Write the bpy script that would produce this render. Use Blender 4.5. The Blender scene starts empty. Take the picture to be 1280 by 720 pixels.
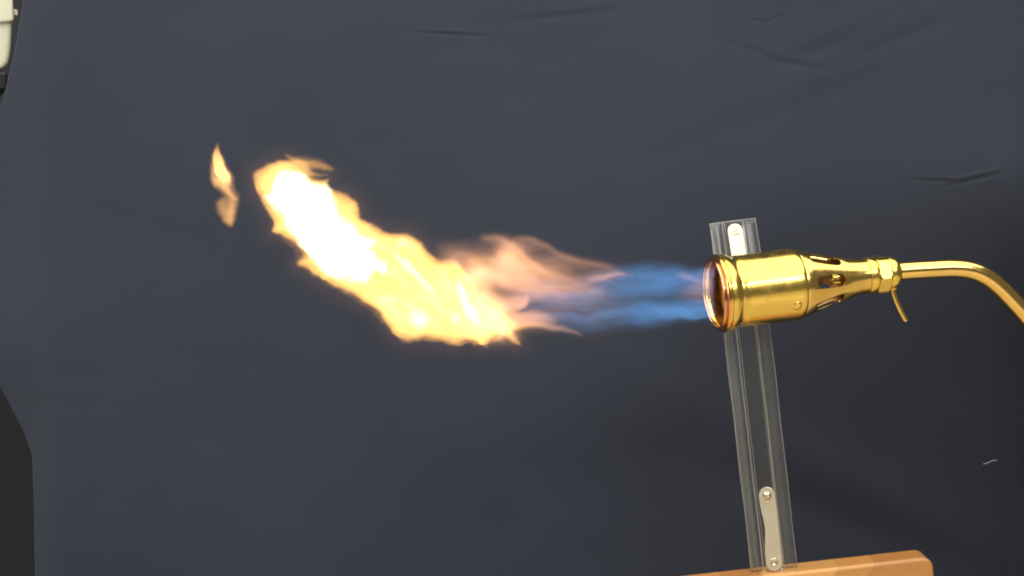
import bpy, bmesh, math, random
import numpy as np
from mathutils import Vector, Matrix

random.seed(7)
scene = bpy.context.scene
C = scene.collection
R = math.radians

# ------------------------------------------------------------------ camera
cam_d = bpy.data.cameras.new('camera')
cam = bpy.data.objects.new('camera', cam_d)
C.objects.link(cam)
DIST, PITCH, ROLL = 1.2, R(4.0), R(6.4)
cam.location = (0, -DIST * math.cos(PITCH), DIST * math.sin(PITCH))
Mrot = (Matrix.Rotation(math.pi / 2 - PITCH, 3, 'X') @ Matrix.Rotation(-ROLL, 3, 'Z'))
cam.rotation_euler = Mrot.to_euler()
cam_d.sensor_width = 36
cam_d.angle = 2 * math.atan(0.352 / DIST)
cam_d.clip_start = 0.02
cam_d.clip_end = 50
scene.camera = cam

# ------------------------------------------------------------------ world and lamps (indoor close-up)
w = bpy.data.worlds.new("World")
scene.world = w
w.use_nodes = True
wb = w.node_tree.nodes['Background']
wb.inputs[0].default_value = (1.0, 0.93, 0.82, 1)
wb.inputs[1].default_value = 0.12


def area(name, loc, target, sx, sy, radiance, col):
    d = bpy.data.lights.new(name, 'AREA')
    d.shape = 'RECTANGLE'
    d.size, d.size_y = sx, sy
    d.energy = radiance * math.pi * sx * sy
    d.color = col
    o = bpy.data.objects.new(name, d)
    C.objects.link(o)
    o.location = loc
    o.rotation_euler = (Vector(target) - Vector(loc)).to_track_quat('-Z', 'Y').to_euler()
    return o


area('ceiling_panel', (0.15, -0.60, 1.0), (0.15, -0.60, 0.0), 3.0, 2.0, 2.05, (1.0, 0.97, 0.90))
area('tube_lamp', (1.05, -2.0, 0.88), (0.2, 0, 0), 2.0, 0.36, 8.0, (1.0, 0.97, 0.92))
area('left_fill', (-1.9, -0.9, 0.5), (-0.3, 0.3, 0.1), 0.9, 0.9, 3.0, (0.78, 0.88, 1.0))  # bluish fill light added to brighten the left side

scene.view_settings.view_transform = 'Standard'
scene.view_settings.look = 'None'
scene.view_settings.exposure = 0.3
scene.view_settings.gamma = 1.0
scene.render.engine = 'CYCLES'
cy = scene.cycles
cy.transparent_max_bounces = 48
cy.max_bounces = 12
cy.volume_bounces = 0
cy.pixel_filter_type = 'BLACKMAN_HARRIS'
cy.filter_width = 1.9
cy.use_denoising = True
cy.caustics_reflective = True
cy.sample_clamp_indirect = 4.0

# ------------------------------------------------------------------ helpers
F = 640.0 / math.tan(cam_d.angle / 2)
camloc = np.array(cam.location)
Mnp = np.array(Mrot)


def at(px, py, Y):
    """photo pixel -> point on the vertical plane y=Y (arrays welcome)"""
    px = np.asarray(px, float)
    py = np.asarray(py, float)
    d = np.stack([(px - 640) / F, (360 - py) / F, -np.ones_like(px)], -1) @ Mnp.T
    t = (np.asarray(Y) - camloc[1]) / d[..., 1]
    return camloc + d * t[..., None]


def V(px, py, Y):
    return Vector([float(a) for a in at(px, py, Y)])


def link(name, me, m=None, parent=None, smooth=True):
    o = bpy.data.objects.new(name, me)
    C.objects.link(o)
    if m is not None:
        me.materials.append(m)
    if smooth:
        me.polygons.foreach_set('use_smooth', [True] * len(me.polygons))
    if parent is not None:
        o.parent = parent
    return o


def from_bm(name, bm, m, parent=None, smooth=True, flip=True):
    if flip:
        bmesh.ops.recalc_face_normals(bm, faces=bm.faces)
    me = bpy.data.meshes.new(name)
    bm.to_mesh(me)
    bm.free()
    return link(name, me, m, parent, smooth)


def tag(o, label=None, cat=None, kind=None, group=None):
    if label:
        o['label'] = label
    if cat:
        o['category'] = cat
    if kind:
        o['kind'] = kind
    if group:
        o['group'] = group
    return o


def empty(name, loc, label, cat):
    o = bpy.data.objects.new(name, None)
    o.empty_display_size = 0.01
    C.objects.link(o)
    o.location = loc
    return tag(o, label, cat)


def child_local(o, parent_matrix):
    o.matrix_parent_inverse = Matrix.Identity(4)


def bevel_mod(o, wd, seg=2, ang=35):
    b = o.modifiers.new('bevel', 'BEVEL')
    b.width = wd
    b.segments = seg
    b.limit_method = 'ANGLE'
    b.angle_limit = R(ang)
    b.harden_normals = False
    return b


def lathe(profile, seg=96, closed=False):
    """profile of (s, r) along local +X; closed joins last ring to first"""
    bm = bmesh.new()
    rings = []
    for s, r in profile:
        if r < 1e-6:
            rings.append([bm.verts.new((s, 0, 0))])
        else:
            rings.append([bm.verts.new((s, r * math.cos(2 * math.pi * k / seg), r * math.sin(2 * math.pi * k / seg))) for k in range(seg)])
    pairs = list(zip(rings[:-1], rings[1:]))
    if closed:
        pairs.append((rings[-1], rings[0]))
    for a, b in pairs:
        for k in range(seg):
            j = (k + 1) % seg
            if len(a) == 1 and len(b) == 1:
                continue
            if len(a) == 1:
                bm.faces.new((a[0], b[k], b[j]))
            elif len(b) == 1:
                bm.faces.new((a[k], a[j], b[0]))
            else:
                bm.faces.new((a[k], a[j], b[j], b[k]))
    return bm


def catmull(pts, n=8, closed=False):
    P = [np.array(p, float) for p in pts]
    out = []
    N = len(P)
    rng = range(N) if closed else range(N - 1)
    for i in rng:
        if closed:
            p0, p1, p2, p3 = P[i - 1], P[i], P[(i + 1) % N], P[(i + 2) % N]
        else:
            p0, p1, p2, p3 = P[max(i - 1, 0)], P[i], P[i + 1], P[min(i + 2, N - 1)]
        for k in range(n):
            t = k / n
            out.append(0.5 * ((2 * p1) + (-p0 + p2) * t + (2 * p0 - 5 * p1 + 4 * p2 - p3) * t * t + (-p0 + 3 * p1 - 3 * p2 + p3) * t ** 3))
    if not closed:
        out.append(P[-1])
    return out


def tube(path, rad, seg=24, cap=True, hollow=0.0):
    """skin a circle along a path of 3-D points (rad scalar or list); hollow = wall at the ends"""
    bm = bmesh.new()
    path = [Vector([float(c) for c in p]) for p in path]
    rings = []
    up = Vector((0, 1, 0))
    for i, p in enumerate(path):
        t = (path[min(i + 1, len(path) - 1)] - path[max(i - 1, 0)]).normalized()
        a = (up - t * up.dot(t)).normalized()
        b = t.cross(a)
        r = rad[i] if hasattr(rad, '__len__') else rad
        rings.append([bm.verts.new(p + a * (r * math.cos(2 * math.pi * k / seg)) + b * (r * math.sin(2 * math.pi * k / seg))) for k in range(seg)])
    for A, B in zip(rings[:-1], rings[1:]):
        for k in range(seg):
            bm.faces.new((A[k], A[(k + 1) % seg], B[(k + 1) % seg], B[k]))
    if cap:
        for ring, q, sgn in ((rings[0], path[0], 1), (rings[-1], path[-1], -1)):
            if hollow:
                t = (path[1] - path[0]).normalized() if sgn == 1 else (path[-2] - path[-1]).normalized()
                inn = [bm.verts.new(q + (v.co - q) * hollow) for v in ring]
                deep = [bm.verts.new(v.co + t * 0.006) for v in inn]
                for k in range(seg):
                    j = (k + 1) % seg
                    bm.faces.new((ring[k], ring[j], inn[j], inn[k]))
                    bm.faces.new((inn[k], inn[j], deep[j], deep[k]))
                bm.faces.new(deep)
            else:
                bm.faces.new(ring)
    return bm


# ------------------------------------------------------------------ numpy noise
def vnoise(x, y, seed):
    rs = np.random.RandomState(seed)
    T = rs.rand(256, 256)
    xi = np.floor(x).astype(int)
    yi = np.floor(y).astype(int)
    fx = x - xi
    fy = y - yi
    fx = fx * fx * fx * (fx * (fx * 6 - 15) + 10)
    fy = fy * fy * fy * (fy * (fy * 6 - 15) + 10)
    a = T[xi % 256, yi % 256]
    b = T[(xi + 1) % 256, yi % 256]
    c = T[xi % 256, (yi + 1) % 256]
    d = T[(xi + 1) % 256, (yi + 1) % 256]
    return (a * (1 - fx) + b * fx) * (1 - fy) + (c * (1 - fx) + d * fx) * fy - 0.5


def fbm(x, y, seed, octv=4, gain=0.5):
    s, a = 0, 1.0
    for i in range(octv):
        s = s + a * vnoise(x * 2 ** i + 13.7 * i, y * 2 ** i + 7.1 * i, seed + i)
        a *= gain
    return s


def sstep(a, b, x):
    t = np.clip((x - a) / (b - a), 0, 1)
    return t * t * (3 - 2 * t)


# ------------------------------------------------------------------ materials
def mat(name):
    m = bpy.data.materials.new(name)
    m.use_nodes = True
    nt = m.node_tree
    return m, nt, nt.nodes, nt.links, nt.nodes['Principled BSDF']


def noise_node(nt, scale, detail=4, rough=0.5, coord='Object', stretch=None, dist=0.0):
    N, L = nt.nodes, nt.links
    tc = N.new('ShaderNodeTexCoord')
    n = N.new('ShaderNodeTexNoise')
    n.inputs['Scale'].default_value = scale
    n.inputs['Detail'].default_value = detail
    n.inputs['Roughness'].default_value = rough
    n.inputs['Distortion'].default_value = dist
    if stretch:
        mp = N.new('ShaderNodeMapping')
        mp.inputs['Scale'].default_value = stretch
        L.new(tc.outputs[coord], mp.inputs[0])
        L.new(mp.outputs[0], n.inputs['Vector'])
    else:
        L.new(tc.outputs[coord], n.inputs['Vector'])
    return n


def ramp(nt, src, stops):
    r = nt.nodes.new('ShaderNodeValToRGB')
    e = r.color_ramp.elements
    while len(e) < len(stops):
        e.new(0.5)
    for i, (p, c) in enumerate(stops):
        e[i].position = p
        e[i].color = (*c, 1) if len(c) == 3 else c
    nt.links.new(src, r.inputs[0])
    return r


def bump(nt, src, strength, dist, bsdf):
    b = nt.nodes.new('ShaderNodeBump')
    b.inputs['Strength'].default_value = strength
    b.inputs['Distance'].default_value = dist
    nt.links.new(src, b.inputs['Height'])
    nt.links.new(b.outputs[0], bsdf.inputs['Normal'])
    return b


def brass(name, base, tint=None, rough=0.16):
    m, nt, N, L, B = mat(name)
    B.inputs['Metallic'].default_value = 1
    n = noise_node(nt, 60, 5, 0.6, stretch=(0.5, 1, 1))
    c = ramp(nt, n.outputs[0], [(0.3, tuple(0.86 * v for v in base)), (0.62, base)])
    L.new(c.outputs[0], B.inputs['Base Color'])
    n2 = noise_node(nt, 140, 6, 0.65)
    r = ramp(nt, n2.outputs[0], [(0.3, (rough * 0.75,) * 3), (0.75, (rough * 1.6,) * 3)])
    L.new(r.outputs[0], B.inputs['Roughness'])
    n3 = noise_node(nt, 45, 3, 0.5)
    bump(nt, n3.outputs[0], 0.16, 0.0012, B)
    return m


BR = (0.93, 0.66, 0.15)
M_brass = brass('polished_brass', BR, rough=0.19)
M_brass2 = brass('satin_brass', (0.90, 0.62, 0.17), rough=0.16)
M_pipe = brass('brass_pipe', (0.93, 0.63, 0.19), rough=0.13)

# heat-tinted rim: bluish pink at the mouth turning back to brass
m, nt, N, L, B = mat('heat_tinted_brass')
B.inputs['Metallic'].default_value = 1
B.inputs['Roughness'].default_value = 0.17
tc = N.new('ShaderNodeTexCoord')
sx = N.new('ShaderNodeSeparateXYZ')
L.new(tc.outputs['Object'], sx.inputs[0])
mr = N.new('ShaderNodeMapRange')
mr.inputs[1].default_value = -0.0055
mr.inputs[2].default_value = 0.0035
L.new(sx.outputs[0], mr.inputs[0])
n = noise_node(nt, 80, 4, 0.6)
ad = N.new('ShaderNodeMath')
ad.operation = 'MULTIPLY_ADD'
L.new(n.outputs[0], ad.inputs[0])
ad.inputs[1].default_value = 0.3
ad.inputs[2].default_value = -0.15
ad2 = N.new('ShaderNodeMath')
ad2.operation = 'ADD'
L.new(ad.outputs[0], ad2.inputs[0])
L.new(mr.outputs[0], ad2.inputs[1])
c = ramp(nt, ad2.outputs[0], [(0.0, (0.75, 0.40, 0.33)), (0.28, (0.85, 0.42, 0.22)), (0.55, (0.90, 0.50, 0.12)), (0.9, BR)])
L.new(c.outputs[0], B.inputs['Base Color'])
bump(nt, noise_node(nt, 60, 3).outputs[0], 0.12, 0.001, B)
M_rim = m

M_dark_brass = brass('dark_brass', (0.40, 0.22, 0.10), rough=0.3)  # darker brass for the heat-stained flame holder and inward cone faces

# navy backdrop cloth
m, nt, N, L, B = mat('navy_cloth')
n = noise_node(nt, 5, 5, 0.55)
c = ramp(nt, n.outputs[0], [(0.3, (0.0335, 0.0390, 0.0585)), (0.7, (0.0385, 0.0450, 0.0660))])
L.new(c.outputs[0], B.inputs['Base Color'])
B.inputs['Roughness'].default_value = 0.9
B.inputs['Specular IOR Level'].default_value = 0.15
B.inputs['Sheen Weight'].default_value = 0.1
B.inputs['Sheen Roughness'].default_value = 0.6
tc = N.new('ShaderNodeTexCoord')
hs = []
for ax in (0, 1):
    wv = N.new('ShaderNodeTexWave')
    wv.bands_direction = 'X' if ax == 0 else 'Z'
    wv.inputs['Scale'].default_value = 420
    wv.inputs['Distortion'].default_value = 1.2
    L.new(tc.outputs['Object'], wv.inputs[0])
    hs.append(wv)
mx = N.new('ShaderNodeMath')
mx.operation = 'ADD'
L.new(hs[0].outputs['Fac'], mx.inputs[0])
L.new(hs[1].outputs['Fac'], mx.inputs[1])
bump(nt, mx.outputs[0], 0.25, 0.0004, B)
M_cloth = m

m, nt, N, L, B = mat('dark_wall_paint')
n = noise_node(nt, 3, 4)
c = ramp(nt, n.outputs[0], [(0.35, (0.022, 0.022, 0.027)), (0.7, (0.034, 0.031, 0.035))])
L.new(c.outputs[0], B.inputs['Base Color'])
B.inputs['Roughness'].default_value = 0.8
M_wall = m

m, nt, N, L, B = mat('black_shelf_laminate')
n = noise_node(nt, 20, 4)
c = ramp(nt, n.outputs[0], [(0.3, (0.006, 0.006, 0.010)), (0.8, (0.010, 0.010, 0.016))])
L.new(c.outputs[0], B.inputs['Base Color'])
B.inputs['Roughness'].default_value = 0.5
M_shelf = m

# cream plastic
m, nt, N, L, B = mat('cream_plastic')
n = noise_node(nt, 14, 4)
c = ramp(nt, n.outputs[0], [(0.3, (0.92, 0.89, 0.66)), (0.8, (0.95, 0.92, 0.70))])
L.new(c.outputs[0], B.inputs['Base Color'])
B.inputs['Roughness'].default_value = 0.4
B.inputs['Subsurface Weight'].default_value = 0.3
B.inputs['Subsurface Radius'].default_value = (0.02, 0.015, 0.008)
bump(nt, noise_node(nt, 120, 3).outputs[0], 0.05, 0.001, B)
M_cream = m

m, nt, N, L, B = mat('white_metal_tab')
n = noise_node(nt, 90, 5, 0.6)
c = ramp(nt, n.outputs[0], [(0.3, (0.54, 0.49, 0.36)), (0.75, (0.64, 0.59, 0.46))])
L.new(c.outputs[0], B.inputs['Base Color'])
B.inputs['Metallic'].default_value = 0.45
B.inputs['Roughness'].default_value = 0.33
bump(nt, noise_node(nt, 200, 3).outputs[0], 0.1, 0.0004, B)
M_tab = m

m, nt, N, L, B = mat('rivet_metal')
B.inputs['Metallic'].default_value = 1
n = noise_node(nt, 300, 3)
c = ramp(nt, n.outputs[0], [(0.3, (0.62, 0.55, 0.38)), (0.8, (0.80, 0.74, 0.55))])
L.new(c.outputs[0], B.inputs['Base Color'])
B.inputs['Roughness'].default_value = 0.25
M_rivet = m

# clear scuffed plastic
def clear_plastic(name, milky, gl):
    m, nt, N, L, B = mat(name)
    out = N['Material Output']
    N.remove(B)
    tr = N.new('ShaderNodeBsdfTransparent')
    tr.inputs[0].default_value = (0.97, 0.97, 0.96, 1)
    df = N.new('ShaderNodeBsdfDiffuse')
    df.inputs[0].default_value = (0.80, 0.80, 0.76, 1)
    gs = N.new('ShaderNodeBsdfGlossy')
    gs.inputs[0].default_value = (1, 1, 0.96, 1)
    gs.inputs['Roughness'].default_value = 0.32
    n = noise_node(nt, 38, 6, 0.65, stretch=(1, 1, 0.35), dist=0.4)
    sc = ramp(nt, n.outputs[0], [(0.35, (milky * 0.7,) * 3), (0.62, (milky * 1.15,) * 3), (0.74, (milky * 2.6,) * 3)])
    m1 = N.new('ShaderNodeMixShader')
    L.new(sc.outputs[0], m1.inputs[0])
    L.new(tr.outputs[0], m1.inputs[1])
    L.new(df.outputs[0], m1.inputs[2])
    fr = N.new('ShaderNodeFresnel')
    fr.inputs[0].default_value = 1.5
    bp = N.new('ShaderNodeBump')
    bp.inputs['Strength'].default_value = 0.12
    bp.inputs['Distance'].default_value = 0.001
    L.new(noise_node(nt, 25, 3).outputs[0], bp.inputs['Height'])
    L.new(bp.outputs[0], gs.inputs['Normal'])
    L.new(bp.outputs[0], fr.inputs['Normal'])
    ml = N.new('ShaderNodeMath')
    ml.operation = 'MULTIPLY'
    ml.use_clamp = True
    L.new(fr.outputs[0], ml.inputs[0])
    ml.inputs[1].default_value = gl
    m2 = N.new('ShaderNodeMixShader')
    L.new(ml.outputs[0], m2.inputs[0])
    L.new(m1.outputs[0], m2.inputs[1])
    L.new(gs.outputs[0], m2.inputs[2])
    L.new(m2.outputs[0], out.inputs[0])
    return m


M_clear = clear_plastic('scuffed_clear_plastic', 0.062, 1.3)
M_clear2 = clear_plastic('clear_plastic', 0.012, 0.45)
M_clear3 = clear_plastic('thin_clear_plastic', 0.030, 1.1)
M_edge = clear_plastic('clear_plastic_edge', 0.42, 2.0)


# wood
def wood(name, base, dark, seed):
    m, nt, N, L, B = mat(name)
    n = noise_node(nt, 22, 6, 0.6, stretch=(1, 1, 9), dist=0.8)
    n.inputs['Scale'].default_value = 14 + seed
    c = ramp(nt, n.outputs[0], [(0.25, dark), (0.5, base), (0.8, tuple(min(1, v * 1.12) for v in base))])
    L.new(c.outputs[0], B.inputs['Base Color'])
    B.inputs['Roughness'].default_value = 0.38
    B.inputs['Coat Weight'].default_value = 0.45
    B.inputs['Coat Roughness'].default_value = 0.2
    bump(nt, n.outputs[0], 0.06, 0.001, B)
    return m


M_wood = [wood('oiled_beech_a', (0.54, 0.25, 0.065), (0.45, 0.20, 0.05), 0),
          wood('oiled_beech_b', (0.66, 0.33, 0.095), (0.56, 0.27, 0.07), 3),
          wood('oiled_beech_c', (0.46, 0.20, 0.05), (0.44, 0.19, 0.045), 7)]


M_reflector = wood('pale_reflector', (0.46, 0.38, 0.26), (0.40, 0.33, 0.22), 5)  # pale tone for the added table, mirrored in the lower brass


# ------------------------------------------------------------------ wall, shelf
def box_bm(x0, x1, y0, y1, z0, z1):
    bm = bmesh.new()
    bmesh.ops.create_cube(bm, size=1)
    for v in bm.verts:
        v.co = Vector((x0 if v.co.x < 0 else x1, y0 if v.co.y < 0 else y1, z0 if v.co.z < 0 else z1))
    return bm


o = from_bm('back_wall', box_bm(-1.6, 1.6, 0.74, 0.80, -1.2, 1.3), M_wall, smooth=False)
tag(o, kind='structure')

# ------------------------------------------------------------------ cloth
def make_cloth():
    py = np.concatenate([np.arange(-260, 0, 8.0), np.arange(0, 244, 1.6), np.arange(244, 750, 4.5), np.arange(750, 970, 10.0)])
    left = np.interp(py, [-260, 0, 60, 120, 160, 230, 330, 420, 475, 510, 540, 570, 640, 720, 960],
                     [72, 29, 19, 5, -7, -22, -22, -18, -4, 14, 30, 40, 42.5, 43.5, 47])
    nx = 480
    u = np.concatenate([np.linspace(0, 0.78, 450), np.linspace(0.79, 1, 30)])
    PX = left[:, None] + (1660 - left[:, None]) * u[None, :]
    PY = np.repeat(py[:, None], nx, 1)

    def g(cx, cy, sx, sy, ang=0):
        a = R(ang)
        dx, dy = PX - cx, PY - cy
        p = dx * math.cos(a) + dy * math.sin(a)
        q = -dx * math.sin(a) + dy * math.cos(a)
        return np.exp(-(p / sx) ** 2 - (q / sy) ** 2), p, q
    D = 0.004 * fbm(PX / 420, PY / 420, 3, 3)            # gentle sag, + = away from camera
    D += 0.0007 * fbm(PX / 120 + 3, PY / 60, 9, 3)
    # bottom right tilted back to shade it darker, left margin rolls back
    D += 0.030 * sstep(75, -25, PX)
    D += 0.014 * sstep(420, 570, PY) * sstep(75, 30, PX)
    D += 0.25 * sstep(680, 1290, PX) * sstep(200, 840, PY)
    D += 0.05 * sstep(1090, 1330, PX) * sstep(200, 500, PY)
    # deep vertical fold at the right margin
    D -= 0.040 * sstep(1256, 1330, PX) + 0.004 * np.exp(-((PX - 1262) / 12) ** 2)
    # lower right: the cloth bellies away and rolls over a diagonal fold
    e, p, q = g(1090, 612, 200, 34, 26)
    D -= 0.007 * e
    e, p, q = g(1060, 652, 170, 24, 20)
    D += 0.007 * e
    e, p, q = g(1235, 560, 26, 210, 4)
    D += 0.004 * e
    # small creases
    for cx, cy, sx, sy, ang, h in ((565, 42.5, 36, 2.2, 3, .0009), (1170, 225.5, 26, 2.2, 2, .0011), (1215, 224.5, 30, 2.8, -13, .0018),
                                   (950, 26, 9, 2.4, 10, .0006), (968, 22, 10, 2.4, -30, .0006), (945, 64, 30, 4.5, 18, .0005), (990, 80, 45, 5, 8, .0006),
                                   (1030, 60, 80, 11, -22, .0008), (1120, 50, 90, 12, -22, .0008), (1000, 130, 160, 16, -20, .0006), (700, 20, 60, 5, -6, .0006),
                                   (60, 505, 50, 12, -5, .0006), (80, 470, 60, 14, 6, .0005)):
        e, p, q = g(cx, cy, sx, sy, ang)
        e2, _, _ = g(cx, cy - 1.6 * sy, sx, sy * 1.1, ang)
        D += h * e - 0.6 * h * e2
    P = at(PX, PY, 0.30 + D)
    nv = P.reshape(-1, 3)
    ny = len(py)
    idx = np.arange(nx * ny).reshape(ny, nx)
    f = np.stack([idx[:-1, :-1], idx[1:, :-1], idx[1:, 1:], idx[:-1, 1:]], -1).reshape(-1, 4)
    me = bpy.data.meshes.new('backdrop_cloth')
    me.from_pydata(nv.tolist(), [], f.tolist())
    o = link('backdrop_cloth', me, M_cloth)
    s = o.modifiers.new('solidify', 'SOLIDIFY')
    s.thickness = 0.0009
    s.offset = -1
    tag(o, 'large dark navy cloth hung as a backdrop behind the torch and flame', 'cloth')
    return o


make_cloth()

# lint thread on the cloth, lower right
pth = catmull([V(1229, 580, .296), V(1235, 578.5, .2945), V(1240, 576, .294), V(1246, 575.5, .295)], 5)
m, nt, N, L, B = mat('pale_lint')
n = noise_node(nt, 500, 2)
c = ramp(nt, n.outputs[0], [(0.3, (0.3, 0.31, 0.33)), (0.7, (0.42, 0.43, 0.45))])
L.new(c.outputs[0], B.inputs['Base Color'])
B.inputs['Roughness'].default_value = 0.9
o = from_bm('lint_thread', tube(pth, 0.00028, 8), m)
tag(o, 'tiny pale lint thread stuck on the navy cloth at lower right', 'thread')

def make_reflector_table():  # unseen table added below the frame for warm reflections in the brass
    z = REFLECTOR_Z
    bm = box_bm(-1.1, 1.1, -0.95, 0.04, z - 0.03, z)
    bmesh.ops.bevel(bm, geom=bm.edges[:], offset=0.003, segments=2, affect='EDGES')
    o = from_bm('reflector_table', bm, M_reflector, smooth=False)
    tag(o, kind='structure')


# ------------------------------------------------------------------ plastic tub at the upper left
TY = 0.42
tub = empty('plastic_tub', V(-60, 88, TY), 'cream plastic tub with lid and latch at the upper left corner', 'tub')


TN = Vector((-0.34, 0.94, 0.0)).normalized()


def px_prism(pts, Y0, Y1):
    """outline in photo pixels on an upright plane turned towards the camera, given real depth"""
    p0 = V(15, 26, TY) + TN * (Y0 - TY)
    bm = bmesh.new()
    cl = Vector(cam.location)
    a = []
    for x, y in pts:
        d = V(x, y, TY) - cl
        a.append(cl + d * ((p0 - cl).dot(TN) / d.dot(TN)))
    fa = [bm.verts.new(p) for p in a]
    fb = [bm.verts.new(p + TN * (Y1 - Y0)) for p in a]
    n = len(pts)
    bm.faces.new(fa)
    bm.faces.new(fb[::-1])
    for k in range(n):
        bm.faces.new((fa[k], fb[k], fb[(k + 1) % n], fa[(k + 1) % n]))
    return bm


def to_parent(o, p):
    o.data.transform(Matrix.Translation(-p.matrix_basis.translation) if p.rotation_euler.to_matrix() == Matrix.Identity(3) else p.matrix_basis.inverted())
    o.parent = p
    return o


body = [(-140, 20), (15, 20), (14.6, 40), (13.6, 58), (12.2, 70), (10, 79), (5.5, 85), (-2, 88), (-40, 92), (-105, 99), (-118, 97), (-126, 88), (-130, 70)]
o = to_parent(from_bm('body', px_prism(body, TY, TY + 0.11), M_cream, smooth=False), tub)
bevel_mod(o, 0.004, 4, 25)
lid = [(-145, -14), (6, -32), (13, -30), (15.5, -22), (17.5, 26), (14, 27), (-140, 45)]
o = to_parent(from_bm('lid', px_prism(lid, TY - 0.004, TY + 0.114), M_cream, smooth=False), tub)
bevel_mod(o, 0.0022, 3, 25)
lt = [(16.5, 11), (21.5, 12), (22.5, 15), (22, 20), (17.5, 19)]
o2 = from_bm('latch', px_prism(lt, TY + 0.01, TY + 0.04), M_cream, smooth=False)
o2.data.transform(Matrix.Translation(-tub.matrix_basis.translation))
o2.parent = o
bevel_mod(o2, 0.0008, 2)
# shelf under the tub
sh = [(-330, 128), (-330, 150), (9.5, 111), (9.5, 89.5), (-2, 90.7), (-105, 101.6)]
o = from_bm('shelf', px_prism([(-330, 123), (9.5, 90), (9.5, 112), (-330, 148)], TY - 0.03, TY + 0.14), M_shelf, smooth=False)
bevel_mod(o, 0.002, 2)
tag(o, 'dark shelf edge just under the cream tub at upper left', 'shelf')

# ------------------------------------------------------------------ wooden block
WY0, WY1 = 0.0, 0.028


def make_block():
    # axes: right corner top measured on the front plane
    c = V(1166, 699, WY0)
    topz = V(972, 712.5, 0.012).z
    xr = c.x
    xl = xr - 0.42
    rad = 0.0075
    root = empty('wooden_block', (xr - 0.2, 0.01, topz - 0.10), 'orange brown wooden block with a rounded corner holding up the clear strip', 'wooden block')
    # front outline
    pts = [(xl, topz - 0.10), (xr, topz - 0.10)]
    for k in range(9):
        a = R(90 * k / 8)
        pts.append((xr - rad + rad * math.cos(a), topz - rad + rad * math.sin(a)))
    pts.append((xl, topz))
    base = bmesh.new()
    fa = [base.verts.new((x, WY0, z)) for x, z in pts]
    fb = [base.verts.new((x, WY1, z)) for x, z in pts]
    n = len(pts)
    base.faces.new(fa)
    base.faces.new(fb[::-1])
    for k in range(n):
        base.faces.new((fa[k], fb[k], fb[(k + 1) % n], fa[(k + 1) % n]))
    bmesh.ops.recalc_face_normals(base, faces=base.faces)
    bmesh.ops.bevel(base, geom=[e for e in base.edges if abs(e.verts[0].co.y - e.verts[1].co.y) < 1e-6], offset=0.0028, segments=4, profile=0.5, affect='EDGES')
    bmesh.ops.recalc_face_normals(base, faces=base.faces)
    # diagonal staves
    ang = R(52)
    nrm = Vector((math.sin(ang), 0, -math.cos(ang)))
    org = Vector((xr - 0.021, 0, topz))
    ws = [-0.20, 0.0]
    cuts = [-9]
    d = 0.006
    while d > -0.50:
        cuts.append(d)
        d -= random.uniform(0.019, 0.025)
    cuts = sorted(cuts[1:])
    lims = [(-9, cuts[0])] + list(zip(cuts[:-1], cuts[1:])) + [(cuts[-1], 9)]
    for i, (a, b) in enumerate(lims):
        bm = base.copy()
        for off, sgn in ((a + 0.00004, -1), (b - 0.00004, 1)):
            geom = bm.verts[:] + bm.edges[:] + bm.faces[:]
            r = bmesh.ops.bisect_plane(bm, geom=geom, plane_co=org + nrm * off, plane_no=nrm * sgn, clear_outer=True)
            ed = [e for e in r['geom_cut'] if isinstance(e, bmesh.types.BMEdge)]
            if ed:
                bmesh.ops.contextual_create(bm, geom=ed)
        if not bm.faces:
            bm.free()
            continue
        o = to_parent(from_bm('stave', bm, M_wood[(i * 2 + i // 3) % 3], smooth=False), root)
    base.free()
    return topz


TOPZ = make_block()
REFLECTOR_Z = TOPZ - 0.10
make_reflector_table()

# ------------------------------------------------------------------ clear plastic strip
SY = 0.014


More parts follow.
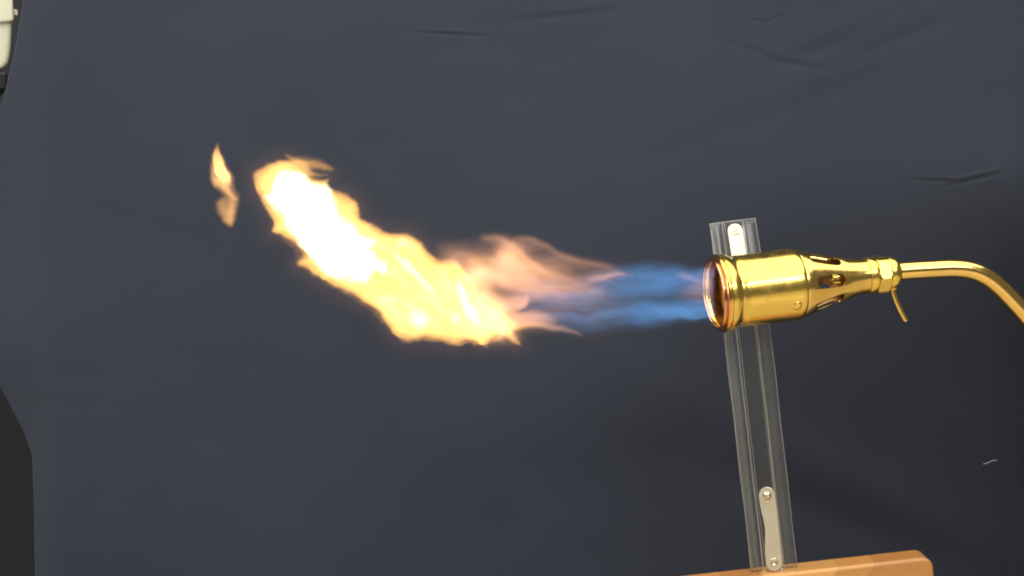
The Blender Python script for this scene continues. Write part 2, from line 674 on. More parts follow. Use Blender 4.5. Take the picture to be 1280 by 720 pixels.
def make_strip():
    zt = V(918, 277, SY).z
    zb = TOPZ
    xt = (V(890, 277, SY).x + V(946, 277, SY).x) / 2
    xb = (V(938, 713, SY).x + V(998, 711, SY).x) / 2
    wd = 0.5 * (V(946, 277, SY).x - V(890, 277, SY).x + V(998, 711, SY).x - V(938, 713, SY).x)
    h = zt - zb
    root = empty('plastic_strip', (xb, SY, zb), 'clear plastic channel strip with pale tabs standing on the wooden block', 'plastic strip')
    root.rotation_euler = (0, math.atan2(xt - xb, h), 0)
    nz = 60

    def sheet(name, prof, z0, z1, m, th=0.0005, wob=0.0, corner=0.0):
        bm = bmesh.new()
        rows = []
        for k in range(nz + 1):
            t = k / nz
            z = z0 + (z1 - z0) * t
            tz = z / h
            bend = 0.0105 * max(0, tz - 0.72) ** 2 / 0.0784  # top curls back a little
            row = []
            for (x, y) in prof:
                row.append(bm.verts.new((x + wob * math.sin(z * 70), y + bend, z)))
            rows.append(row)
        for a, b in zip(rows[:-1], rows[1:]):
            for i in range(len(prof) - 1):
                bm.faces.new((a[i], a[i + 1], b[i + 1], b[i]))
        o = from_bm(name, bm, m, root)
        s = o.modifiers.new('solidify', 'SOLIDIFY')
        s.thickness = th
        s.offset = 0
        return o
    hw = wd / 2
    # measured at mid height: left flange 15 px, channel 26 px, right flange 19 px out of 60
    a, b = -hw + wd * 0.25, -hw + wd * 0.68
    f1 = sheet('left_flange', [(-hw, 0), (-hw * 0.7, -.0002), (a - 0.0006, 0)], 0, h, M_clear)
    f2 = sheet('right_flange', [(b + 0.0006, 0), (b + 0.004, .0003), (hw, 0)], 0, h, M_clear3)
    ch = sheet('channel', [(a, 0), (a + .0002, -0.004), (a + 0.002, -0.0046), (b - 0.002, -0.0046), (b - .0002, -0.004), (b, 0)], 0, h, M_clear2, 0.0004)

    def rib(name, x, y, r, parent=root):
        path = []
        for k in range(41):
            z = h * k / 40
            tz = z / h
            path.append((x + 0.00015 * math.sin(z * 90 + x * 900), y + 0.0105 * max(0, tz - 0.72) ** 2 / 0.0784, z))
        return from_bm(name, tube(path, r, 8), M_edge, parent)
    rib('fold_ridge', a - 0.0003, -0.0050, 0.00018)
    rib('fold_ridge', a + 0.0016, -0.0052, 0.00013)
    rib('fold_ridge', b, -0.0050, 0.00016)
    rib('edge', -hw, -0.0001, 0.00019)
    rib('edge', hw, -0.0001, 0.00019)
    tp = [(-hw, 0.0105, h), (hw, 0.0105, h)]
    from_bm('top_edge', tube(tp, 0.0003, 8), M_edge, root)

    # tabs: outlines in strip space, mm-ish along z
    def tab(cx, z0, z1, wdt, tilt, waist, holes, yoff, label=None):
        bm = bmesh.new()
        out = []
        r = wdt / 2
        for k in range(13):
            an = math.pi * k / 12
            out.append((r * math.cos(an), (z1 - z0) - r + r * math.sin(an)))
        L_ = z1 - z0
        for k in range(1, 12):
            t = 1 - k / 12
            zz = r + (L_ - 2 * r) * t
            out.append((-r + waist * (0.5 - 0.5 * math.cos(2 * math.pi * min(1, max(0, (t - 0.15) / 0.75)))), zz))
        for k in range(13):
            an = math.pi + math.pi * k / 12
            out.append((r * math.cos(an), r + r * math.sin(an)))
        vs = [bm.verts.new((x, 0, z)) for x, z in out]
        f = bm.faces.new(vs)
        ex = bmesh.ops.extrude_face_region(bm, geom=[f])
        bmesh.ops.translate(bm, vec=(0, 0.0012, 0), verts=[v for v in ex['geom'] if isinstance(v, bmesh.types.BMVert)])
        o = from_bm('tab', bm, M_tab, root, smooth=False)
        bevel_mod(o, 0.00035, 2, 50)
        o.location = (cx, yoff, z0)
        o.rotation_euler = (0, tilt, 0)
        if label:
            o['label'] = label
        for kind, z in holes:
            if kind == 'rivet':
                pr = [(-0.0002, 0.0030), (0.0004, 0.0029), (0.0007, 0.0021), (0.0015, 0.0019), (0.0019, 0.0012), (0.0020, 0.0003), (0.0016, 0.0)]
            elif kind == 'flat_rivet':
                pr = [(-0.0002, 0.0027), (0.0004, 0.0025), (0.0005, 0.0014), (0.0002, 0.0011), (0.0002, 0.0007), (0.0006, 0.0004), (0.0006, 0.0)]
            elif kind == 'eyelet':
                pr = [(-0.0002, 0.0030), (0.0005, 0.0027), (0.0006, 0.0022), (0.0002, 0.0018), (0.00008, 0.0)]
            else:
                pr = [(-0.0002, 0.0009), (0.0005, 0.0007), (0.0007, 0.0)]
            bm = lathe(pr, 24)
            bmesh.ops.rotate(bm, verts=bm.verts, cent=(0, 0, 0), matrix=Matrix.Rotation(R(-90), 3, 'Z'))
            e = from_bm({'rivet': 'rivet', 'flat_rivet': 'rivet', 'eyelet': 'eyelet'}.get(kind, 'stud'), bm, M_rivet, o)
            e.location = (0, 0, z)
        return o
    px = 0.00055
    cxm = (a + b) / 2
    # lower tab: 110 px long, 21 px wide
    tab(cxm + 1.2 * px, 1 * px, 110 * px, 20.5 * px, R(0.5), 3 * px, [('rivet', 98 * px), ('stud', 89 * px), ('eyelet', 12 * px)], -0.0068,
        'cream coloured lower tab with a domed rivet above an eyelet')
    o = tab(cxm + 1.5 * px, h - 64 * px, h - 0.3 * px, 20 * px, R(1.5), 0, [('flat_rivet', 53 * px)], -0.0068, 'bright white upper tab with a small flat rivet')
    o.rotation_euler[0] = R(-13)
    o.rotation_euler[2] = R(9)
    o.location.y = -0.0105
    return root


make_strip()

# ------------------------------------------------------------------ gas torch
rimc = V(899, 367, -0.032)
tailp = V(1112, 341.3, -0.010)
ax = (tailp - rimc)
LEN = ax.length
xa = ax.normalized()
ya = Vector((0, 1, 0))
ya = (ya - xa * ya.dot(xa)).normalized()
za = xa.cross(ya)
if za.z < 0:
    za = -za
TM = Matrix((xa, ya, za)).transposed().to_4x4()
TM.translation = rimc
torch = empty('gas_torch', rimc, 'polished brass gas torch burner with slotted cone and bent supply pipe', 'gas torch')
torch.matrix_world = TM
TMi = TM.inverted()
K = LEN / 0.121   # profile lengths were measured for 121 mm
mm = 0.001


def prof(*pp):
    return [(s * mm * K, r * mm) for s, r in pp]


def circ_arc(cs, cr, rad, a0, a1, n):
    return [(cs + rad * math.cos(R(a0 + (a1 - a0) * k / n)), cr + rad * math.sin(R(a0 + (a1 - a0) * k / n))) for k in range(n + 1)]


# mouth: rolled bead + flare
bead = circ_arc(0.3, 24.2, 2.4, 0, 360, 24)[:-1]
rim = from_bm('rolled_rim', lathe(prof(*bead), 128, closed=True), M_rim, torch)
lip = circ_arc(-3.2, 23.0, 1.1, 0, 360, 16)[:-1]
from_bm('mouth_ring', lathe(prof(*lip), 128, closed=True), M_rim, torch)
# barrel: outer then inner wall
bar = [(-3.0, 22.0), (-2.0, 24.0), (0, 25.9), (3.6, 26.2), (6.2, 25.6), (8.2, 24.1), (9.8, 23.3), (11.2, 23.6), (12.8, 24.3), (15, 24.4), (30, 24.3), (44, 24.5), (50.5, 24.6),
       (52.6, 24.4), (54.2, 23.7), (54.6, 22.8),
       (40, 22.9), (14, 22.8), (9, 21.6), (0, 22.0)]
from_bm('barrel', lathe(prof(*bar), 128, closed=True), M_brass, torch)
fl = [(10.0, 22.6), (10.0, 18.6), (11.4, 18.0), (30, 16.5), (30, 15.7), (11.0, 17.2), (9.0, 18.2), (9.0, 22.6)]
from_bm('flame_holder', lathe(prof(*fl), 96, closed=True), M_dark_brass, torch)

# cone with slots
cone = [(54.0, 23.6), (56, 23.4), (60, 22.3), (70, 19.2), (80, 16.4), (90, 13.9), (98, 12.4), (102, 11.9), (107, 11.7), (107, 10.8), (102, 11.1), (90, 13.1), (80, 15.6), (70, 18.4), (60, 21.5), (54.0, 22.8)]
dense = []
for (s0, r0), (s1, r1) in zip(cone, cone[1:] + cone[:1]):
    dense.append((s0, r0))
co = from_bm('cone', lathe(prof(*dense), 128, closed=True), M_brass2, torch)
NS = 7
cb = bmesh.new()
SW, SL, SC = 4.3, 22.0, 72.5
for k in range(NS):
    th = R(0 + 360 / NS * k)
    # phase chosen so one slot faces the camera a little above the axis
    th += R(180 - 3)
    d = Vector((0, math.cos(th), math.sin(th)))
    t = Vector((0, -math.sin(th), math.cos(th)))
    ring = []
    for i in range(24):
        a = 2 * math.pi * i / 24
        cs = (SL / 2 - SW) * (1 if math.cos(a) >= 0 else -1) + SW * math.cos(a)
        ring.append(((SC + cs) * mm * K, SW * math.sin(a) * mm))
    lo = [cb.verts.new(Vector((s, 0, 0)) + t * q + d * (12.5 * mm)) for s, q in ring]
    hi = [cb.verts.new(Vector((s, 0, 0)) + t * q + d * (32 * mm)) for s, q in ring]
    cb.faces.new(lo)
    cb.faces.new(hi[::-1])
    for i in range(24):
        cb.faces.new((lo[i], hi[i], hi[(i + 1) % 24], lo[(i + 1) % 24]))
cut = from_bm('cutter', cb, None, torch, smooth=False)
bo = co.modifiers.new('b', 'BOOLEAN')
bo.operation = 'DIFFERENCE'
bo.object = cut
bo.solver = 'EXACT'
bpy.context.view_layer.update()
dg = bpy.context.evaluated_depsgraph_get()
nm = bpy.data.meshes.new_from_object(co.evaluated_get(dg))
co.modifiers.clear()
co.data = nm
cm = cut.data
bpy.data.objects.remove(cut)
bpy.data.meshes.remove(cm)
b = bevel_mod(co, 0.0004, 2, 50)


def darken_inside(o, bound):
    # darker brass on the faces that look inwards, so the slots look dark
    o.data.materials.append(M_dark_brass)
    for p in o.data.polygons:
        c_, n_ = p.center, p.normal
        rad = math.hypot(c_.y, c_.z)
        if rad > 1e-5 and (n_.y * c_.y + n_.z * c_.z) / rad < -0.3 and rad < bound(c_.x / (mm * K)) * mm:
            p.material_index = 1


darken_inside(co, lambda s_: np.interp(s_, [54, 60, 70, 80, 90, 102, 107], [23.2, 21.8, 18.7, 15.9, 13.4, 11.4, 11.1]))

# inner jet seen through the slots
jet = [(110, 0), (110, 5.5), (92, 5.4), (88, 4.2), (80, 4.0), (79, 3.2), (79, 1.2), (84, 1.0), (84, 0)]
from_bm('jet', lathe(prof(*jet), 40), M_brass2, torch)
# weld dimple near the barrel's end
bm = lathe([(-0.0006, 0.0034), (0.0002, 0.0032), (0.0007, 0.0023), (0.0009, 0.0010), (0.0009, 0)], 32)
bmesh.ops.rotate(bm, verts=bm.verts, cent=(0, 0, 0), matrix=Matrix.Rotation(R(-90), 3, 'Z'))
o = from_bm('rivet', bm, M_brass, torch)
th = R(31)
o.location = (46.2 * mm * K, -24.3 * mm * math.cos(th), -24.3 * mm * math.sin(th))
o.rotation_euler = (th, 0, 0)

# collar, hex nut, domed end
from_bm('neck_ring', lathe(prof((103.5, 10), (103.5, 12.3), (104.2, 12.7), (108.6, 12.6), (109.3, 12.2), (109.3, 9)), 96, closed=True), M_brass, torch)
bm = bmesh.new()
hexr = 13.6 * mm
rings = []
for s, rr in ((109.6, 0.86), (110.4, 0.95), (111.2, 1.0), (116.6, 1.0), (117.6, 0.95), (118.3, 0.85)):
    ring = []
    for k in range(48):
        a = 2 * math.pi * k / 48 + R(12)
        kk = (a - R(12)) % (math.pi / 3) - math.pi / 6
        rad = hexr * math.cos(math.pi / 6) / math.cos(kk)
        rad = min(rad, hexr * (0.5 + 0.5 * rr) * 0.985 if rr < 1 else hexr * 0.985)
        ring.append(bm.verts.new((s * mm * K, rad * math.cos(a), rad * math.sin(a))))
    rings.append(ring)
for A, B_ in zip(rings[:-1], rings[1:]):
    for k in range(48):
        bm.faces.new((A[k], A[(k + 1) % 48], B_[(k + 1) % 48], B_[k]))
bm.faces.new(rings[0])
bm.faces.new(rings[-1])
o = from_bm('hex_nut', bm, M_brass, torch, smooth=False)
bevel_mod(o, 0.0004, 2, 25)
from_bm('end_cap', lathe(prof((117.9, 0), (117.9, 10.4), (119.5, 11.3), (122.6, 11.2), (124.8, 10.2), (126.4, 8.4), (127.4, 6.9), (127.4, 0)), 64), M_brass, torch)


def loc(px, py, s_guess, dy=0.0):
    """pixel -> torch-local point lying on the torch's own axis plane"""
    Y = rimc.y + (tailp.y - rimc.y) * (px - 899) / 213 + dy
    return TMi @ V(px, py, Y)


hk = catmull([loc(1115, 352, 0), loc(1116, 362, 0), loc(1119.5, 374, 0), loc(1125, 387, 0), loc(1132.5, 401, 0)], 8)
o = from_bm('hook_tube', tube(hk, 0.0019, 16, hollow=0.55), M_pipe, torch)
o['label'] = 'thin bent tube hanging under the end cap'
from_bm('tube_boss', tube([hk[0], hk[3], hk[7], hk[9]], [0.0046, 0.0044, 0.0036, 0.0025], 24), M_brass2, torch)
pp = [(1119, 339.5), (1140, 338), (1165, 336.6), (1187, 335.6), (1205, 336.6), (1221, 340.5), (1237, 349), (1252, 361.5), (1267, 377), (1284, 396), (1310, 427), (1345, 470), (1390, 528), (1440, 595)]
pth = catmull([loc(x, y, 0) for x, y in pp], 8)
from_bm('supply_pipe', tube(pth, 0.0063, 40, hollow=0.8), M_pipe, torch)
bpy.context.view_layer.update()

# ------------------------------------------------------------------ flames
X0, X1, Z0, Z1 = 240, 900, 165, 450
gx = np.arange(X0, X1 + 1, 1.0)
gy = np.arange(Z0, Z1 + 1, 1.0)
GX, GY = np.meshgrid(gx, gy)


def warp(amp, sc, seed, X=GX, Y=GY):
    return (X + amp * 2 * fbm(X / sc, Y / sc, seed, 3), Y + amp * 2 * fbm(X / sc + 50, Y / sc + 9, seed + 20, 3))


def seg_dist(X, Y, pts, closed):
    pts = np.array(pts)
    A = pts if closed else pts[:-1]
    Bq = np.roll(pts, -1, 0) if closed else pts[1:]
    best = np.full(X.shape, 1e9)
    tb = np.zeros(X.shape)
    inside = np.zeros(X.shape, bool)
    n = len(A)
    for i, (a, b) in enumerate(zip(A, Bq)):
        d = b - a
        L2 = max(1e-9, float(d @ d))
        t = np.clip(((X - a[0]) * d[0] + (Y - a[1]) * d[1]) / L2, 0, 1)
        dist = np.hypot(X - a[0] - t * d[0], Y - a[1] - t * d[1])
        m = dist < best
        best = np.where(m, dist, best)
        tb = np.where(m, (i + t) / n, tb)
        if closed and d[1] != 0:
            c = ((a[1] > Y) != (b[1] > Y)) & (X < d[0] * (Y - a[1]) / d[1] + a[0])
            inside ^= c
    return best, tb, inside


def blob(pts, WX, WY, n=5):
    """signed depth inside a smooth closed outline (px, positive inside)"""
    d, _, ins = seg_dist(WX, WY, catmull(pts, n, True), True)
    return np.where(ins, d, -d)


def streak(pts, WX, WY, wdt, amp, side=None):
    """ridge along a path; widths and strengths interpolated along it; side: one flank steep"""
    d, t, _ = seg_dist(WX, WY, catmull(pts, 5), False)
    xs = np.linspace(0, 1, len(wdt))
    wv = np.interp(t, xs, wdt)
    av = np.interp(t, np.linspace(0, 1, len(amp)), amp)
    return av * np.exp(-(d / wv) ** 2)


def sheet_mesh(name, field, Ymid, scale, m, parent, eps=0.004):
    """a closed body of gas: thickness follows the field, real metres deep"""
    keep = field > eps
    k2 = keep.copy()
    k2[1:, :] |= keep[:-1, :]
    k2[:-1, :] |= keep[1:, :]
    k2[:, 1:] |= keep[:, :-1]
    k2[:, :-1] |= keep[:, 1:]
    quad = k2[:-1, :-1] & k2[1:, :-1] & k2[1:, 1:] & k2[:-1, 1:]
    half = np.maximum(field * scale / 2, 6e-5)
    used = np.zeros(field.shape, bool)
    used[:-1, :-1] |= quad
    used[1:, :-1] |= quad
    used[1:, 1:] |= quad
    used[:-1, 1:] |= quad
    ids = -np.ones(field.shape, int)
    nf = int(used.sum())
    ids[used] = np.arange(nf)
    idb = ids + nf
    base = at(GX, GY, Ymid)
    dirv = np.array([0, 1.0, 0])
    co_ = np.concatenate([(base - half[..., None] * dirv)[used], (base + half[..., None] * dirv)[used]], 0)
    i, j = np.nonzero(quad)
    F1 = np.stack([ids[i, j], ids[i + 1, j], ids[i + 1, j + 1], ids[i, j + 1]], -1)
    F2 = np.stack([idb[i, j], idb[i, j + 1], idb[i + 1, j + 1], idb[i + 1, j]], -1)
    fs = [F1, F2]
    qp = np.pad(quad, 1)
    # a narrow rim closes front to back along the border, so the body is watertight
    for (di, dj, p0, p1) in ((-1, 0, (0, 1), (0, 0)), (1, 0, (1, 0), (1, 1)), (0, -1, (0, 0), (1, 0)), (0, 1, (1, 1), (0, 1))):
        m_ = ~qp[i + 1 + di, j + 1 + dj]
        a0 = (i[m_] + p0[0], j[m_] + p0[1])
        a1 = (i[m_] + p1[0], j[m_] + p1[1])
        fs.append(np.stack([ids[a1], ids[a0], idb[a0], idb[a1]], -1))
    fs = np.concatenate(fs, 0)
    me = bpy.data.meshes.new(name)
    me.vertices.add(len(co_))
    me.vertices.foreach_set('co', co_.astype('f').ravel())
    me.loops.add(len(fs) * 4)
    me.loops.foreach_set('vertex_index', fs.astype('i').ravel())
    me.polygons.add(len(fs))
    me.polygons.foreach_set('loop_start', np.arange(0, len(fs) * 4, 4, dtype='i'))
    me.polygons.foreach_set('loop_total', np.full(len(fs), 4, dtype='i'))
    me.update(calc_edges=True)
    me.validate()
    o = link(name, me, m)
    if parent is not None:
        to_parent(o, parent)
    return o


def gas(name, col, per_m):
    m = bpy.data.materials.new(name)
    m.use_nodes = True
    nt = m.node_tree
    nt.nodes.clear()
    out = nt.nodes.new('ShaderNodeOutputMaterial')
    e = nt.nodes.new('ShaderNodeEmission')
    e.inputs[0].default_value = (*col, 1)
    e.inputs[1].default_value = per_m
    nt.links.new(e.outputs[0], out.inputs['Volume'])
    return m


# thickness of a field value of 1 in metres, so that 1 -> radiance 1
TH = 0.020
G_yellow = gas('sooty_yellow_flame', (1.0, 0.50, 0.115), 0.85 / TH)
G_core = gas('white_hot_soot', (1.0, 0.86, 0.60), 1 / TH)
G_peach = gas('thin_orange_flame', (1.0, 0.46, 0.235), 0.50 / TH)
G_blue = gas('blue_gas_flame', (0.15, 0.45, 1.0), 0.175 / TH)

Ymid = -0.035 - 0.03 * sstep(880, 300, GX) + 0.010 * fbm(GX / 90, GY / 60, 71, 3)
fl = empty('burning_flame', V(884, 366, -0.034), 'long flame jetting from the torch mouth, blue at the mouth and curling up bright yellow', 'flame')

# --- yellow body
body = [(317, 216), (316, 223), (320, 237), (327, 248), (335, 262), (341, 273), (342, 280), (339, 287), (348, 291), (357, 297), (369, 304), (377, 313), (379, 321), (374, 331),
        (387, 339), (405, 350.5), (427, 363), (445, 372), (463, 382), (472, 388), (479, 399), (486, 408), (493, 416), (503, 423), (515, 425), (530, 422), (545, 423), (560, 425.5), (569, 428),
        (580, 424.5), (591, 425.5), (599, 431), (606, 430), (613, 421), (622, 417), (632, 420), (640, 426), (648, 431), (643, 419), (640, 409), (633, 400), (622, 392), (610, 384), (602, 375), (598, 366), (594, 354),
        (585, 341), (572, 328), (560, 324), (547, 324), (536, 317), (527, 305), (519, 297), (508, 292), (497, 293), (487, 293), (474, 287), (462, 279), (452.5, 272), (449, 260), (445, 249), (436, 243.5), (424, 241), (413, 239),
        (409.5, 232), (411, 225), (404, 226.5), (396, 225.5), (388, 222), (380, 213), (371, 205), (361, 200.5), (350, 202.5), (338, 207), (325, 211.5)]
WX, WY = warp(2.2, 26, 5)
WX2, WY2 = warp(0.7, 8, 15, WX, WY)
d = blob(body, WX2, WY2, 4)
edge = sstep(-1.8, 5.5, d)
edge2 = sstep(-3.0, 1.0, d) * 0.10
rot = R(42)
U = GX * math.cos(rot) + GY * math.sin(rot)
Vv = -GX * math.sin(rot) + GY * math.cos(rot)
Uw, Vw = warp(8, 60, 31, U, Vv)
tex = fbm(Uw / 55, Vw / 11, 41, 4, 0.55)
tex2 = fbm(Uw / 24, Vw / 8, 47, 3)
yf = edge * (2.3 + 1.0 * tex + 0.3 * tex2) * (0.42 + 0.58 * sstep(0, 16, d)) + edge2
# softer right-hand side and softer fringes
soft = sstep(560, 640, GX) * sstep(300, 420, GY)
yf *= 1 - 0.6 * sstep(590, 645, GX)
yf += streak([(585, 405), (610, 409), (632, 409), (655, 405), (682, 408)], WX, WY, [8, 8, 6, 4, 2], [.9, .9, .6, .35, .05])
yf += streak([(600, 385), (616, 395), (634, 402), (650, 409)], WX, WY, [8, 8, 6, 3], [.8, .8, .5, .1])
lobe = np.exp(-((GX - 428) / 22) ** 2 - ((GY - 255) / 18) ** 2)
yf *= 1 - 0.22 * lobe
tip = np.exp(-((GX - 324) / 14) ** 2 - ((GY - 220) / 14) ** 2)
yf *= 1 - 0.30 * tip
# fringe on the lower left flank
fr = streak([(345, 276), (352, 290), (374, 312), (378, 330), (400, 343), (428, 360), (462, 380), (480, 402)], WX2, WY2, [5, 6, 5, 6, 6, 5], [.10, .22, .12, .3, .3, .2])
yf += fr * 0.6
yf += streak([(505, 426), (540, 424), (570, 428), (600, 428), (625, 421)], WX2, WY2, [3, 4, 3], [.2, .4, .3])
yf += streak([(612, 400), (628, 410), (640, 420), (649, 431)], WX2, WY2, [7, 5, 2.0], [.6, .5, .3])
yf += streak([(596, 412), (602, 424), (606, 434)], WX2, WY2, [7, 5, 2.0], [.4, .4, .25])
yf = np.maximum(yf, 0) * sstep(-3.5, 0, d + 2 + 40 * (fr > 0.05) + 40 * (GX > 590))
# curled wisp above the head of the flame
wis = streak([(357, 192), (363, 197), (372, 201), (384, 204), (396, 206), (408, 210), (417, 213.5)], WX2, WY2, [1.6, 3.5, 5, 5.5, 4, 1.2], [.10, .35, .5, .45, .40, .05])
wis += streak([(370, 202), (380, 211), (388, 218), (398, 220), (409, 219)], WX2, WY2, [5, 5, 3.5, 2.5, 1.5], [.6, .8, .6, .22, .08])
yf += wis
yf += streak([(620, 314), (634, 318), (648, 328), (668, 336), (690, 343)], WX, WY, [8, 13, 12, 8, 4], [.05, .22, .24, .16, .03])
yf += streak([(585, 345), (592, 330), (604, 328), (620, 328)], WX, WY, [10, 12, 12, 10], [.1, .25, .25, .1])
yf += 0.55 * sstep(-30, 2, d) * sstep(570, 602, GX) * sstep(664, 618, GX) * sstep(322, 350, GY) * sstep(434, 414, GY) * (1 + 0.9 * tex)
sheet_mesh('sooty_flame', yf, Ymid, TH, G_yellow, fl)

# --- white hot core
corep = [(368, 215), (358, 215), (350, 219), (345, 228), (343, 237), (333, 241), (335, 248), (341, 257), (347, 266), (355, 277), (365, 290), (376, 303), (386, 315), (396, 327), (409, 338), (427, 346), (454, 346), (468, 340), (477, 333),
         (470, 324), (464, 315), (461, 309), (470, 304), (458, 296), (446, 287), (435, 278), (426, 268), (416, 256), (410, 244), (405, 235), (398, 230), (389, 228), (380, 221)]
WX3, WY3 = warp(4.5, 30, 105)
WX3, WY3 = warp(1.6, 9, 115, WX3, WY3)
dc = blob(corep, WX3, WY3, 4)
cf = sstep(-5, 5, dc) * 1.9 * (0.8 + 0.5 * fbm(Uw / 50, Vw / 12, 49, 3))
cf += streak([(494, 318), (506, 329), (520, 343), (533, 355), (545, 368)], WX2, WY2, [2, 3.6, 3.2, 3, 2], [.15, .8, .7, .6, .1])
cf += streak([(571, 346), (575, 362), (580, 377), (588, 391), (599, 405)], WX2, WY2, [2.5, 4, 4.5, 6, 4], [.2, 1.0, 1.0, 1.2, .3])
cf += 0.9 * np.exp(-((WX3 - 528) / 8) ** 2 - ((WY3 - 400) / 9) ** 2)
cf += 0.5 * np.exp(-((WX3 - 571) / 6) ** 2 - ((WY3 - 401) / 6) ** 2)
cf += 0.40 * np.exp(-((WX3 - 505) / 9) ** 2 - ((WY3 - 309) / 5) ** 2)
cf += 0.3 * np.exp(-((WX3 - 484) / 12) ** 2 - ((WY3 - 372) / 5) ** 2)
cf += 0.25 * np.clip(tex, 0, 1) * sstep(6, 24, d)
sheet_mesh('white_hot_core', np.maximum(cf, 0), Ymid, TH, G_core, fl, eps=0.02)

# --- thin orange veils between the blue gas and the yellow body
WX4, WY4 = warp(3.0, 40, 205)
WX4, WY4 = warp(0.6, 12, 215, WX4, WY4)
Hs, Hv = warp(7, 50, 231, GX, GY)
ht = fbm(Hs / 75, Hv / 13, 241, 4, 0.45)
veil = [(566, 322), (580, 327), (600, 324), (615, 320), (624, 312), (636, 309), (648, 316), (660, 326), (682, 339), (706, 347), (735, 356), (750, 362), (722, 366), (690, 368), (665, 372), (655, 380),
        (640, 386), (650, 391), (672, 390), (690, 398), (672, 401), (650, 402), (640, 412), (625, 420), (600, 412), (590, 380), (580, 350)]
dv = blob(veil, WX4, WY4, 4)
of = sstep(-9, 16, dv) * (1.5 + 0.8 * ht) * (0.30 + 0.70 * sstep(740, 640, GX))
hole = np.exp(-((WX4 - 632) / 26) ** 2 - ((WY4 - 363) / 11) ** 2)
of *= 1 - 0.72 * hole
of += 0.55 * np.exp(-((WX4 - 634) / 16) ** 2 - ((WY4 - 330) / 17) ** 2)
upper = [(548, 312), (560, 300), (585, 300), (604, 295), (628, 299), (656, 298), (674, 303), (696, 315), (722, 322), (748, 331), (775, 338), (790, 342), (768, 346), (742, 350), (718, 352), (692, 344), (664, 328), (640, 312), (620, 318), (590, 326), (565, 322)]
du = blob(upper, WX4, WY4, 4)
of += sstep(-8, 10, du) * (0.38 + 0.42 * ht) * (0.50 + 0.50 * sstep(590, 640, GX))
of += 0.35 * sstep(-22, 20, dv) * (1 + 0.8 * ht)
of += 0.10 * np.exp(-np.clip(-d, 0, 99) / 9.0) * sstep(-30, -12, d)  # warm halo around the yellow body, put in as faint glowing gas
of += streak([(604, 297), (622, 300), (640, 309), (654, 320), (672, 333), (695, 343), (722, 351)], WX4, WY4, [4, 6, 6, 5, 5, 5], [.2, .4, .5, .7, .5, .1])
of += streak([(648, 299), (664, 300), (680, 306), (700, 316), (724, 323), (750, 331), (776, 339)], WX4, WY4, [3, 3.5, 3.5, 4, 5, 4], [.1, .25, .28, .3, .3, .08])
of += streak([(735, 347), (752, 345), (770, 341), (784, 340)], WX4, WY4, [3, 2.5, 2], [.2, .6, .15])
of += streak([(630, 412), (644, 404), (662, 402), (680, 404), (698, 409), (716, 416), (730, 420)], WX4, WY4, [7, 6, 5, 4, 3, 2.5], [.8, .9, .8, .7, .4, .05])
of += streak([(625, 396), (645, 394), (665, 392), (685, 393)], WX4, WY4, [5, 4, 4], [.5, .5, .1])
of += streak([(604, 372), (618, 381), (636, 385), (650, 381), (659, 374), (661, 366)], WX4, WY4, [6, 5, 4, 3.5, 3], [.9, .8, .6, .8, .2])
of += streak([(640, 412), (646, 422), (652, 432)], WX4, WY4, [4, 4, 2.5], [.4, .35, .05])
of += streak([(556, 326), (570, 318), (585, 322), (600, 336)], WX4, WY4, [8, 9, 8], [.3, .5, .4])
# pink glow inside the blue at the mouth
of += streak([(846, 366), (862, 364), (874, 362), (886, 362)], WX4, WY4, [6, 11, 15, 15], [.05, .22, .32, .32])
of += streak([(848, 341), (858, 345), (868, 351)], WX4, WY4, [4, 4, 3], [.1, .25, .1])
of += streak([(700, 372), (740, 375), (790, 370)], WX4, WY4, [28, 28, 22], [.22, .16, .02])
of = np.maximum(of, 0) * sstep(893, 886, GX)
sheet_mesh('orange_veil', of, Ymid + 0.012 * fbm(GX / 70, GY / 30, 88, 2), TH, G_peach, fl, eps=0.006)

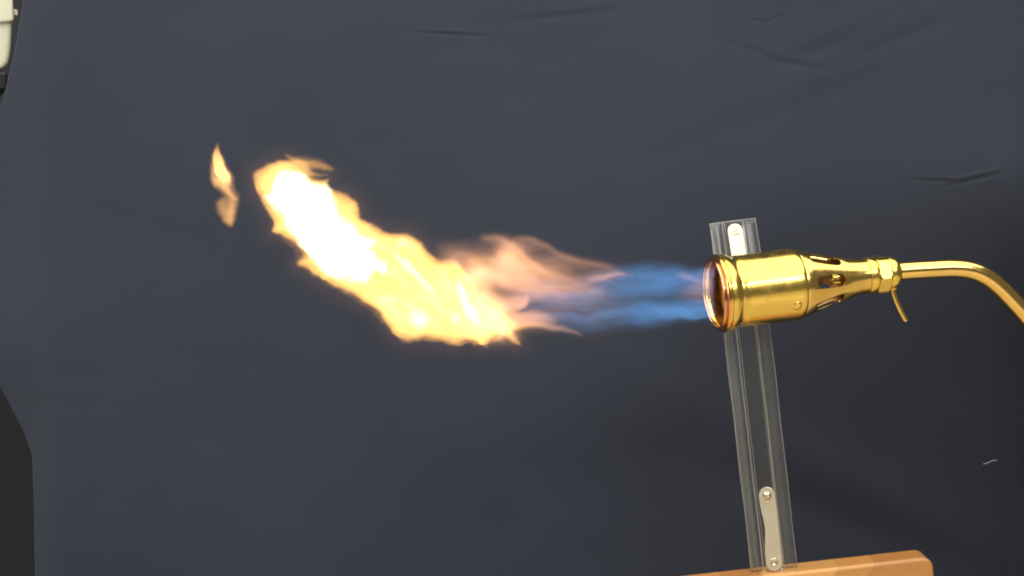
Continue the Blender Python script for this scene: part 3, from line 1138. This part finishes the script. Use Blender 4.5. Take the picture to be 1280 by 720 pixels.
# --- blue gas
WX5, WY5 = warp(2.2, 40, 305)
bt = fbm(Hs / 100 + 4, Hv / 7, 341, 4, 0.55)
bl = [(884, 334), (868, 335), (848, 332), (826, 329), (806, 327), (785, 331), (765, 338), (740, 343), (715, 350), (690, 350), (660, 352), (625, 360), (605, 382), (635, 402), (690, 409), (718, 414), (740, 414), (768, 410), (799, 409), (826, 405), (853, 398), (884, 397),
      (896, 396), (896, 334)]
db = blob(bl, WX5, WY5, 4)
bf = sstep(-9, 18, db) * np.maximum(0.86 + 0.9 * bt, 0.55) * (0.50 + 0.50 * sstep(650, 850, GX)) * sstep(600, 690, GX)
bf *= 1 - 0.45 * np.exp(-((GX - 872) / 34) ** 2 - ((GY - 366) / 13) ** 2)
bf += streak([(886, 342), (866, 343), (845, 342), (822, 345), (800, 352)], WX5, WY5, [4, 6, 7, 8, 10], [.7, .6, .40, .28, .05])
bf += streak([(888, 391), (868, 392), (845, 390), (820, 391), (795, 396), (770, 399)], WX5, WY5, [3.5, 4.5, 6, 7, 7, 6], [1.2, 1.25, .95, .55, .3, .05])
bf += streak([(886, 384), (862, 386), (838, 386)], WX5, WY5, [8, 8, 8], [.3, .35, .2])
bf = np.maximum(bf, 0) * sstep(895, 889, GX)
sheet_mesh('blue_gas', bf, Ymid + 0.004, TH * 1.4, G_blue, fl, eps=0.006)

# --- detached tongue on the left
WX6, WY6 = warp(1.2, 14, 405)
lf = [(270, 180), (275, 191), (280, 202), (286, 213), (293, 222), (294, 232), (300, 246), (299, 254), (296, 262), (293, 274), (289, 283), (283, 281), (276, 274), (272, 262), (270, 252), (278, 246), (273, 239), (266, 231), (264, 220), (265, 206), (267, 192)]
dl = blob(lf, WX6, WY6, 4)
e = sstep(-2.5, 6, dl)
ff = e * (0.20 + 0.12 * sstep(240, 205, GY))
ff += streak([(270.5, 186), (273, 200), (276, 212), (280, 222), (284, 231)], WX6, WY6, [1.5, 3.8, 5, 5.5, 3.5], [.2, 1.3, 2.3, 2.1, .4])
ff += streak([(272, 226), (280, 234), (287, 242), (294, 250)], WX6, WY6, [4, 4, 3.2, 2.2], [.4, .6, .5, .3])
ff += streak([(266, 206), (266, 222), (270, 232)], WX6, WY6, [2.5, 3.5, 3], [.15, .3, .2])
ff += streak([(289, 252), (289, 266), (288, 279)], WX6, WY6, [4.5, 5.5, 2.5], [.25, .42, .2])
ff += streak([(276, 252), (279, 264), (284, 275)], WX6, WY6, [4.5, 5.5, 4], [.08, .18, .18])
ff = np.maximum(ff, 0) * sstep(-3.5, 0, dl + 1)
o = sheet_mesh('flame_tongue', ff, Ymid, TH * 0.8, gas('detached_flame', (1.0, 0.49, 0.15), 1.5 / TH), None)
tag(o, 'small detached tongue of orange flame floating left of the main flame', 'flame')
